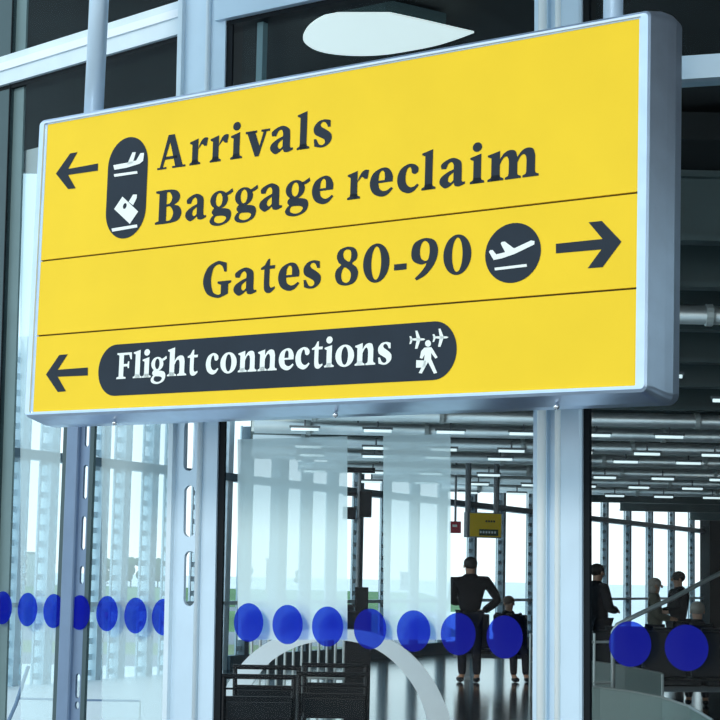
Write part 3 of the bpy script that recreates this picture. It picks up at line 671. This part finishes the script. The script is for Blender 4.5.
# pole with monitors
YM = 21.0
pb = atY(357, 600, YM); K = YM / F
mp = empty('monitor_pole', (pb.x, YM, 0), 'slim pole carrying dark monitors between the painted sky reflections', 'monitor stand')
zz = lambda y: 1.55 + (horizon(357) - y) * K
MB().tube([(0, 0, 0), (0, 0, zz(472))], .022, 10).build('pole', M_greyp, mp)
MB().box((0, 0, zz(471)), (.36, .08, .06)).build('cross_arm', M_black, mp)
MB().box((.075, -.06, zz(505)), (.145, .16, .30)).build('monitor', M_black, mp, bevel=.01)
MB().box((-.004, -.10, zz(505)), (.018, .12, .30)).build('monitor_edge', M_greyp, mp)
MB().box((-.11, -.02, zz(514)), (.15, .12, .14)).build('monitor', M_black, mp, bevel=.01)
MB().box((-.11, -.02, zz(495)), (.15, .06, .045)).build('bracket', M_black, mp)
MB().box((0, 0, .02), (.3, .3, .04)).build('base_plate', M_greyp, mp)
# black kiosk
YK = 19.5; K = YK / F
kx0, kx1 = atY(345, 600, YK).x, atY(372.5, 600, YK).x; kz = 1.55 - (587 - 574) * K
kk = empty('kiosk', ((kx0 + kx1) / 2, YK, 0), 'black upright kiosk standing behind the white hoop', 'kiosk')
MB().box((.03, 0, kz / 2), ((kx1 - kx0) * .38 + .03, .2, kz)).build('tall_panel', M_black, kk)
kz2 = 1.55 - (611 - 574) * K
MB().box((-.01, -.05, kz2 / 2), ((kx1 - kx0), .42, kz2)).build('cabinet', M_black, kk)
MB().box((-.12, -.06, kz2 + .04), (.14, .2, .07)).build('keyboard_tray', M_black, kk)

# white hoop
YH = 17.5
hp = [(238, 760), (240, 724), (248, 692), (268, 664), (295, 647), (325, 640), (352, 641), (378, 650), (400, 668), (418, 694), (428, 724), (431, 760)]
P3 = [atY(x, y, YH) for x, y in hp]
hb = empty('hoop_barrier', (P3[5].x, YH, 0), 'white curved hoop arching over the luggage trolleys', 'barrier'); inv = inv_of(hb)
m_ = MB(); n = len(P3)
P3 = [Vector((P3[0].x, YH, 0))] + P3 + [Vector((P3[-1].x, YH, 0))]
# smooth it
L = smooth_loop([(p.x, p.z) for p in P3] , 5)[:-5]
cxm = (P3[0].x + P3[-1].x) / 2
for i, (x, z) in enumerate(L):
    t = max(0, min(1, (x - P3[0].x) / (P3[-1].x - P3[0].x)))
    d = Vector((x - cxm, z - .35)).normalized() if z > .35 else Vector((1 if x > cxm else -1, 0))
    wd = .09 + .14 * abs(2 * t - 1)
    for dy in (-.15, .15):
        m_.v.append(Vector((x, YH + dy, z))); m_.v.append(Vector((x + d.x * wd, YH + dy, z + d.y * wd)))
for i in range(len(L) - 1):
    a_ = i * 4; b2 = a_ + 4
    for p, q in ((0, 1), (1, 3), (3, 2), (2, 0)): m_.f.append([a_ + p, a_ + q, b2 + q, b2 + p])
m_.f += [[0, 1, 3, 2], [len(m_.v) - 4, len(m_.v) - 3, len(m_.v) - 1, len(m_.v) - 2]]
m_.build('hoop', M_whitep, hb, inv=inv)
# bar barrier behind the trolleys
YB = 18.4
bb = empty('bar_barrier', (atY(300, 640, YB).x, YB, 0), 'pale metal barrier with upright bars behind the trolleys', 'barrier'); inv = inv_of(bb)
xa, xb = atY(252, 640, YB).x, atY(344, 640, YB).x
for k in range(12):
    x = xa + (xb - xa) * k / 11; MB().tube([(x, YB, 0), (x, YB, .90)], .014, 8).build('upright_bar', M_rail, bb, inv=inv)
MB().tube([(xa - .02, YB, .90), (xb + .02, YB, .90)], .02, 8).build('top_rail', M_rail, bb, inv=inv)
MB().tube([(xa - .02, YB, .5), (xb + .02, YB, .5)], .015, 8).build('middle_rail', M_rail, bb, inv=inv)
# luggage trolleys
tr0 = empty('luggage_trolley', (0, 0, 0), 'x', 'luggage trolley', 'nested luggage trolleys under the white hoop')
f = MB()
for s in (-1, 1):
    f.tube([(s * .22, -.35, .16), (s * .24, .35, .16)], .018, 8); f.tube([(s * .24, .35, .16), (s * .25, .42, .95)], .018, 8)
for k in range(6): f.tube([(-.23, -.33 + k * .13, .16), (.23, -.33 + k * .13, .16)], .010, 6)
f.build('frame', M_black, tr0)
f = MB()
for k in range(4): f.tube([(-.25, .38 + .0 * k, .62 + k * .08), (.25, .38, .62 + k * .08)], .009, 6)
f.box((0, .36, .70), (.46, .03, .20)); f.box((0, .25, .62), (.44, .24, .03)); f.box((0, .14, .70), (.44, .02, .14)); f.build('basket', M_black, tr0)
MB().tube([(-.27, .43, .96), (.27, .43, .96)], .022, 10).build('handle', M_black, tr0)
for x, y in ((-.22, .33), (.22, .33), (0, -.33)):
    MB().tube([(x - .02, y, .07), (x + .02, y, .07)], .07, 14).build('wheel', M_black, tr0)
TX = [(260, 12.6), (336, 13.1), (268, 13.9), (338, 14.4)]
tr0.scale = (1, 1, .84)
for i, (px, Y) in enumerate(TX):
    x = atY(px, 680, Y).x; lab = 'dark luggage trolley under the hoop, %s' % ['front left one', 'front right one', 'second row on the left', 'second row on the right'][i]
    if i == 0: tr0.location = (x, Y, 0); tr0.rotation_euler = (0, 0, math.radians(4)); tr0['label'] = lab
    else: dup(tr0, (x, Y, 0), math.radians(4), lab)

# ---------------------------------------------------------------- people
def skin_mesh(name, verts, edges, radii, m, parent, sub=2, root=0, inv=None):
    me = bpy.data.meshes.new(name); me.from_pydata(verts, edges, []); o = bpy.data.objects.new(name, me); S.collection.objects.link(o)
    sk = o.modifiers.new('skin', 'SKIN'); sk.use_smooth_shade = True
    for i, sv in enumerate(me.skin_vertices[0].data):
        r = radii[i]; sv.radius = r if isinstance(r, tuple) else (r, r); sv.use_root = (i == root)
    ss = o.modifiers.new('sub', 'SUBSURF'); ss.levels = sub; ss.render_levels = sub
    dg = bpy.context.evaluated_depsgraph_get(); me2 = bpy.data.meshes.new_from_object(o.evaluated_get(dg))
    bpy.data.objects.remove(o); me2.name = name
    for p in me2.polygons: p.use_smooth = True
    me2.materials.clear(); me2.materials.append(m)
    o = bpy.data.objects.new(name, me2); S.collection.objects.link(o); o.parent = parent
    return o
def person(loc, rz, h, label, hair=M_hair, jacket=M_cloth, trousers=M_trous, pose='stand', armL=None, armR=None, group=None, wide=1.0, long_coat=False, hairlong=False):
    """faces -Y locally; +X is the figure's left"""
    k = h / 1.75
    p = empty('person', loc, label, 'person', group, rot=(0, 0, rz))
    V = lambda *a: Vector(a) * k
    sit = pose == 'sit'
    hipz = .60 if sit else .95
    J = {'pel': V(0, 0, hipz), 'waist': V(0, .0, hipz + .16), 'chest': V(0, .0, hipz + .36), 'neck': V(0, .01, hipz + .52), 'head0': V(0, -.01, hipz + .60), 'head1': V(0, -.02, hipz + .73)}
    if pose == 'walk': stride = .18
    else: stride = .03
    for s, n in ((1, 'L'), (-1, 'R')):
        J['hip' + n] = V(s * .095, 0, hipz - .04)
        if sit:
            J['knee' + n] = V(s * .11, -.44, .50); J['ank' + n] = V(s * .11, -.46, .09); J['toe' + n] = V(s * .12, -.62, .04)
        else:
            J['knee' + n] = V(s * .10, -s * stride * .6 - .02, .50); J['ank' + n] = V(s * .10, -s * stride + .03, .09); J['toe' + n] = V(s * .12, -s * stride - .13, .035)
        J['sh' + n] = V(s * .17 * wide, .01, hipz + .46)
        arm = (armL if s > 0 else armR) or 'down'
        if arm == 'down': el, wr = (s * .235, .03, hipz + .18), (s * .235, -.05, hipz - .06)
        elif arm == 'hip': el, wr = (s * .40, .06, hipz + .20), (s * .20, -.03, hipz + .04)
        elif arm == 'front': el, wr = (s * .25, -.02, hipz + .19), (s * .12, -.24, hipz + .16)
        elif arm == 'up': el, wr = (s * .27, -.16, hipz + .26), (s * .10, -.22, hipz + .46)
        J['el' + n] = V(*el); J['wr' + n] = V(*wr)
        d = (J['wr' + n] - J['el' + n]).normalized(); J['palm' + n] = J['wr' + n] + d * .07 * k
    R = {'pel': .135, 'waist': .12, 'chest': .145, 'neck': .058, 'head0': .072, 'head1': .085, 'hip': .095, 'knee': .062, 'ank': .042, 'toe': .04, 'sh': .065, 'el': .045, 'wr': .03, 'palm': .032}
    def rad(n):
        b = n if n in R else n[:-1]; r = R[b] * k
        if n == 'chest': return (r * 1.02 * wide, r * .76)
        if n in ('waist', 'pel'): return (r * 1.05, r * .8)
        return (r, r)
    E = [('pel', 'waist'), ('waist', 'chest'), ('chest', 'neck'), ('neck', 'head0'), ('head0', 'head1')]
    for n in 'LR': E += [('pel', 'hip' + n), ('hip' + n, 'knee' + n), ('knee' + n, 'ank' + n), ('ank' + n, 'toe' + n), ('chest', 'sh' + n), ('sh' + n, 'el' + n), ('el' + n, 'wr' + n), ('wr' + n, 'palm' + n)]
    names = list(J); ix = {n: i for i, n in enumerate(names)}
    slim = {'chest': .72, 'waist': .8, 'pel': .85}
    vs = [tuple(J[n]) for n in names]; es = [(ix[a], ix[b]) for a, b in E]; rs = [tuple(q * slim.get(n, .8 if n[:2] == 'sh' else 1) for q in rad(n)) for n in names]
    # fingers
    for n, s in (('L', 1), ('R', -1)):
        d = (J['palm' + n] - J['wr' + n]).normalized(); a = d.orthogonal().normalized()
        for q, ln in zip((-.024, -.008, .008, .024), (.055, .07, .068, .05)):
            b0 = len(vs); vs.append(tuple(J['palm' + n] + (a * q + d * ln * .5) * k)); vs.append(tuple(J['palm' + n] + (a * q + d * ln + d.cross(a) * .015) * k))
            es += [(ix['palm' + n], b0), (b0, b0 + 1)]; rs += [(.009 * k, .009 * k), (.008 * k, .008 * k)]
        b0 = len(vs); vs.append(tuple(J['wr' + n] + (a * .04 + d * .05) * k)); es.append((ix['wr' + n], b0)); rs.append((.011 * k, .011 * k))
    skin_mesh('body', vs, es, rs, M_skin, p, 2)
    # face features
    hc = J['head0'] * .45 + J['head1'] * .55
    MB().ball(hc + V(0, -.095, -.005), (.014 * k, .022 * k, .024 * k), 8, 6).build('nose', M_skin, p, smooth=True)
    for s in (-1, 1):
        MB().ball(hc + V(s * .088, .0, 0), (.012 * k, .022 * k, .032 * k), 8, 6).build('ear', M_skin, p, smooth=True)
        MB().ball(hc + V(s * .034, -.083, .022), (.011 * k, .007 * k, .008 * k), 8, 6).build('eye', M_hair, p, smooth=True)
    hm = MB(); hm.ball(hc + V(0, .02, .045), (.099 * k, .108 * k, .092 * k), 16, 10)
    if hairlong: hm.ball(hc + V(0, .045, -.04), (.095 * k, .075 * k, .10 * k), 14, 8)
    hm.build('hair', hair, p, smooth=True)
    cm_ = MB(); cm_.ball(J['neck'] + V(0, .005, -.015), (.105 * k * (1 + (wide - 1) * .5), .095 * k, .075 * k), 14, 8); cm_.build('collar', jacket, p, smooth=True)
    # jacket
    jn = ['pel', 'waist', 'chest', 'neck'] + [a + n for n in 'LR' for a in ('sh', 'el', 'wr')]
    jx = {n: i for i, n in enumerate(jn)}
    jv = [tuple(J[n]) if n != 'neck' else tuple(J['neck'] + V(0, 0, .035)) for n in jn]
    jr = []
    for n in jn:
        r = rad(n); ad = {'pel': .035, 'waist': .04, 'chest': .04, 'neck': .03}.get(n, .026) * k; jr.append((r[0] + ad, r[1] + ad))
    je = [(jx['pel'], jx['waist']), (jx['waist'], jx['chest'])]
    jc = len(jv); jv.append(tuple(J['chest'] * .35 + J['neck'] * .65)); jr.append((.125 * k * wide, .10 * k)); je += [(jx['chest'], jc), (jc, jx['neck'])]
    for n in 'LR': je += [(jx['chest'], jx['sh' + n]), (jx['sh' + n], jx['el' + n]), (jx['el' + n], jx['wr' + n])]
    if long_coat and not sit:
        b0 = len(jv); jv.append(tuple(V(0, .01, .62))); jr.append((.19 * k, .14 * k)); je.append((jx['pel'], b0))
    skin_mesh('jacket', jv, je, jr, jacket, p, 2)
    tn = ['pel'] + [a + n for n in 'LR' for a in ('hip', 'knee', 'ank')]; tx = {n: i for i, n in enumerate(tn)}
    tv = [tuple(J[n]) for n in tn]; trr = [(rad(n)[0] + .018 * k, rad(n)[1] + .018 * k) for n in tn]
    te = []
    for n in 'LR': te += [(0, tx['hip' + n]), (tx['hip' + n], tx['knee' + n]), (tx['knee' + n], tx['ank' + n])]
    skin_mesh('trousers', tv, te, trr, trousers, p, 2)
    for n in 'LR':
        sh = MB(); a = J['ank' + n]; t = J['toe' + n]; c_ = (a + t) / 2
        sh.ball(Vector((c_.x, c_.y, .045 * k)), (.048 * k, .13 * k, .045 * k), 12, 8); sh.build('shoe', M_black, p, smooth=True)
    return p
def onfloor(px, Y): d = atY(px, 600, Y); return (d.x, Y, 0)
person(onfloor(470, 26.8), math.radians(190), 1.83, 'person in a dark jacket standing with back turned below the small yellow sign', pose='stand', armL='front', armR='hip', wide=1.4)
person(onfloor(597, 25.5), math.radians(120), 1.76, 'tall person in a long black coat right beside the fluted column', armL='down', armR='front', long_coat=True)
person(onfloor(655, 26.5), math.radians(80), 1.58, 'person with fair hair and olive jacket standing in front of the far windows', hair=M_hairg, jacket=M_olive, armL='front', armR='front', hairlong=True)
person(onfloor(678.5, 28), math.radians(-75), 1.69, 'person in a black jacket with folded arms beside the one in olive', armL='front', armR='front', wide=1.2)

# ---------------------------------------------------------------- benches and seated people
def bench(x, y, rz, label, n=4, m=M_black):
    b = empty('bench_seat', (x, y, 0), label, 'bench', 'dark seat rows in the concourse', rot=(0, 0, rz))
    for i in range(n):
        px = (i - (n - 1) / 2) * .58
        MB().box((px, 0, .43), (.52, .48, .07)).build('seat', m, b, bevel=.02)
        MB().box((px, .25, .72), (.52, .07, .52), Matrix.Rotation(-.12, 3, 'X')).build('backrest', m, b, bevel=.02)
    MB().box((0, .05, .36), (n * .58, .08, .08)).build('crossbeam', M_greyp, b)
    for s in (-1, 1):
        MB().box((s * (n * .58 / 2 - .2), .05, .17), (.07, .09, .34)).box((s * (n * .58 / 2 - .2), .05, .02), (.08, .5, .04)).build('leg', M_greyp, b)
    return b
def at(px, Y): d = atY(px, 600, Y); return d.x, d.y
x, y = at(512, 27.6); bench(x, y, math.radians(0), 'dark seat row behind the standing person, beside the fluted column', 3)
person((x - .05, y - .02, 0), math.radians(20), 1.58, 'seated person in dark clothes between the pillar and the standing person', pose='sit', wide=1.15, armL='front', armR='front', hair=mat('brown_hair', (.10, .06, .04), .6))
person((x + .55, y - .02, 0), math.radians(-10), 1.55, 'seated person in dark clothes half hidden by the fluted column', pose='sit', armL='front', armR='down')
x, y = at(697, 22.5); bench(x, y - .02, math.radians(172), 'dark seat row below the handrail at the right edge', 4)
person((x - .0, y - .02, 0), math.radians(170), 1.62, 'seated person with grey hair at the right edge of the concourse', pose='sit', hair=M_hairg, armL='front', armR='front')
x, y = at(672, 20.3); bench(x, y, math.radians(12), 'nearest dark seat row behind the lower glass balustrade', 5)

# ---------------------------------------------------------------- stair rail and balustrade on the right
YR = 17.0
hr = empty('stair_handrail', (atY(613, 640, YR).x, YR, 0), 'pale tubular handrail climbing to the right with an upright post', 'handrail'); inv = inv_of(hr)
p0 = atY(613, 720, YR); p1 = atY(613, 632, YR); p2 = atY(617, 625, YR); p3 = atY(640, 613.5, YR); p4 = atY(675, 597, YR + .3); p5 = atY(700, 583.5, YR + .5); p6 = atY(760, 553, YR + .9)
MB().tube([(p0.x, YR, 0), p1, p2, p3, p4, p5, p6], .022, 10).build('rail', M_rail, hr, smooth=True, inv=inv)
for yy in (642, 682.5):
    q = atY(560, yy, YR); w_ = atY(613, yy, YR); MB().tube([q, w_], .013, 8).build('cross_rail', M_rail, hr, inv=inv)
q = atY(594, 700, YR); MB().tube([(q.x, YR, 0), (q.x, YR, w_.z + .45)], .013, 8).build('post', M_rail, hr, inv=inv)
q = atY(758, 560, YR + .9); MB().tube([(q.x, YR + .9, 0), q], .02, 8).build('post', M_rail, hr, inv=inv)
def wall_strip(name, top, Y0, dYs, label, zfloor=0):
    P = [atY(px, py, Y0 + dy) for (px, py), dy in zip(top, dYs)]
    o = empty(name, (P[0].x, P[0].y, 0), label, 'balustrade', 'glass balustrades at the lower right'); inv = inv_of(o)
    m_ = MB()
    for i, p in enumerate(P):
        for dy in (0, .03): m_.v += [Vector((p.x, p.y + dy, 0)), Vector((p.x, p.y + dy, p.z))]
    for i in range(len(P) - 1):
        a, b2 = i * 4, i * 4 + 4
        for p, q in ((0, 1), (1, 3), (3, 2), (2, 0)): m_.f.append([a + p, a + q, b2 + q, b2 + p])
    m_.f += [[0, 1, 3, 2], [len(m_.v) - 4, len(m_.v) - 3, len(m_.v) - 1, len(m_.v) - 2]]
    m_.build('glass_panel', M_bal, o, inv=inv)
    MB().tube([p + Vector((0, .015, 0)) for p in P], .014, 8).build('top_rail', M_rail, o, inv=inv)
    MB().tube([(P[-1].x, P[-1].y + .015, 0), P[-1] + Vector((0, .015, 0))], .022, 8).build('end_post', M_rail, o, inv=inv)
    return o
wall_strip('glass_balustrade', [(560, 658), (592, 662), (625, 666.5), (662, 674)], 17.6, (0, .1, .2, .35), 'straight glass balustrade behind the handrail post')
wall_strip('glass_balustrade', [(560, 684), (600, 688), (630, 692), (662, 698), (690, 707), (712, 720), (730, 745)], 15.2, (0, .1, .1, .05, -.1, -.4, -.9), 'nearer curved glass balustrade at the bottom right corner')
# metal frame by the column
q = atY(535, 640, 24)
fr = empty('metal_frame', (q.x, 24, 0), 'thin pale metal frame standing left of the fluted column', 'stand'); inv = inv_of(fr)
MB().tube([(q.x - .06, 24, 0), (q.x - .06, 24, 1.55 - (632 - 577) * 24 / F), (q.x + .5, 24, 1.55 - (632 - 577) * 24 / F), (q.x + .5, 24, 0)], .018, 8).build('hoop', M_rail, fr, inv=inv)
MB().tube([(q.x - .06, 24, .45), (q.x + .5, 24, .45)], .014, 8).build('cross_rail', M_rail, fr, inv=inv)

# ---------------------------------------------------------------- terrace rail on the left
a = atZ(8, 724, 0); YT = atZ(27, 700, .35).y
tr_ = empty('terrace_rail', (atY(12, 720, 17).x, 17, 0), 'thin dark leaning rail on the white terrace at lower left', 'handrail'); inv = inv_of(tr_)
b0 = atY(9, 720, 17); MB().tube([Vector((b0.x - .1, 17, 0)), b0, atY(16, 704, 17), atY(24, 679, 17), atY(28.5, 666, 17)], .018, 8).build('leaning_post', M_colb, tr_, inv=inv)
MB().tube([atY(17, 698.5, 17), atY(80, 700, 17), atY(140, 701, 17)], .010, 8).build('cross_rail', M_colb, tr_, inv=inv)
q = atY(140, 701, 17); MB().tube([(q.x, 17, 0), q], .010, 8).build('end_post', M_rail, tr_, inv=inv)

# ---------------------------------------------------------------- far away: buildings, trees, vehicles
def building(px0, px1, ytop, Y, m, label, floors=3, cols=6, roof=True):
    a = atY(px0, 574, Y).x; b2 = atY(px1, 574, Y).x; zt = 1.55 + (horizon((px0 + px1) / 2) - ytop) * Y / F
    o = empty('building', ((a + b2) / 2, Y, -6), label, 'building'); w_ = b2 - a; h = zt + 6
    MB().box((0, 8, h / 2), (w_, 16, h)).build('walls', m, o)
    MB().box((0, 8, h + .25), (w_ + .8, 16.8, .5)).build('roof', M_tar, o)
    fh = min(3.4, h / floors); 
    for r in range(floors):
        for c_ in range(cols):
            MB().box((-w_ / 2 + w_ * (c_ + .5) / cols, -.05, h - fh * (r + .55)), (w_ / cols * .6, .3, fh * .5)).build('window', M_pane, o)
    return o
building(8, 27, 553, 700, M_bld, 'pale terminal block with rows of windows at far left across the field', 4, 6)
building(30, 46, 556, 760, mat('grey_cladding', (.35, .40, .45), .7), 'grey sheds with a low roof right of the pale terminal block', 2, 3)
building(266, 284, 560, 640, M_brown, 'brown brick building across the field behind the wide mullion', 3, 4)
building(401, 413, 573, 900, mat('slate_cladding', (.28, .30, .33), .7), 'dark grey block on the horizon right of the monitor pole', 2, 3)
def tree(px, ytop, Y, wpx, label):
    zt = 1.55 + (horizon(px) - ytop) * Y / F; h = zt + 6; x = atY(px, 574, Y).x; w_ = wpx * Y / F
    o = empty('tree', (x, Y, -6), label, 'tree', 'trees along the far edge of the field')
    m_ = MB()
    for k in range(14):
        a = random.uniform(0, 2 * PI); r = random.uniform(.1, .36) * w_; z = h * random.uniform(.35, .85)
        m_.ball((r * math.cos(a), r * math.sin(a), z), (w_ * random.uniform(.16, .26), w_ * random.uniform(.16, .26), h * random.uniform(.12, .18)), 9, 6)
    m_.ball((0, 0, h * .86), (w_ * .2, w_ * .2, h * .14), 9, 6)
    m_.build('crown', M_tree, o); MB().tube([(0, 0, 0), (0, 0, h * .5)], w_ * .04, 7).build('trunk', M_trunk, o)
for i, (px, yt, wpx) in enumerate([(95, 561, 16), (106, 558, 18), (119, 560, 16), (131, 557, 20), (145, 559, 18), (158, 558, 18), (170, 560, 16), (246, 566, 16), (300, 570, 14)]):
    tree(px, yt, 720 + 8 * i, wpx, ['leftmost dark tree of the tree line behind the left glass', 'second tree of the line from the left, beside the leftmost', 'third tree of the line from the left', 'tallest tree in the middle of the line behind the left glass', 'tree right of the tallest one behind the left glass', 'second tree from the right end behind the left glass', 'rightmost tree of the line, beside the corner column', 'lone tree left of the brown brick building', 'low tree right of the brown brick building'][i])
def van(px, py, L, m, label, cat='van'):
    p = atZ(px, py, -5.96); o = empty('van', (p.x, p.y, -5.96), label, cat)
    h = L * .42
    MB().add([(-L / 2, -L * .18, .3), (L * .5, -L * .18, .3), (L * .5, -L * .18, h * .55), (L * .36, -L * .18, h), (-L / 2, -L * .18, h), (-L / 2, L * .18, .3), (L * .5, L * .18, .3), (L * .5, L * .18, h * .55), (L * .36, L * .18, h), (-L / 2, L * .18, h)],
             [(0, 1, 2, 3, 4), (9, 8, 7, 6, 5), (0, 5, 6, 1), (1, 6, 7, 2), (2, 7, 8, 3), (3, 8, 9, 4), (4, 9, 5, 0)]).build('body', m, o)
    MB().add([(L * .49, -L * .15, h * .6), (L * .49, L * .15, h * .6), (L * .39, L * .15, h * .95), (L * .39, -L * .15, h * .95)], [(0, 1, 2, 3)]).build('windscreen', M_pane, o)
    for x in (-.3, .3):
        for s in (-1, 1): MB().tube([(L * x, s * L * .14, .35), (L * x, s * L * .19, .35)], .38, 12).build('wheel', M_black, o)
van(104, 619.5, 2.6, M_red, 'tiny red vehicle on the grass behind the left glass')
van(101, 583.5, 12, M_whitep, 'white truck at the field edge below the trees', 'truck')
van(40, 583.5, 14, M_whitep, 'long white truck parked in front of the grey sheds', 'truck')
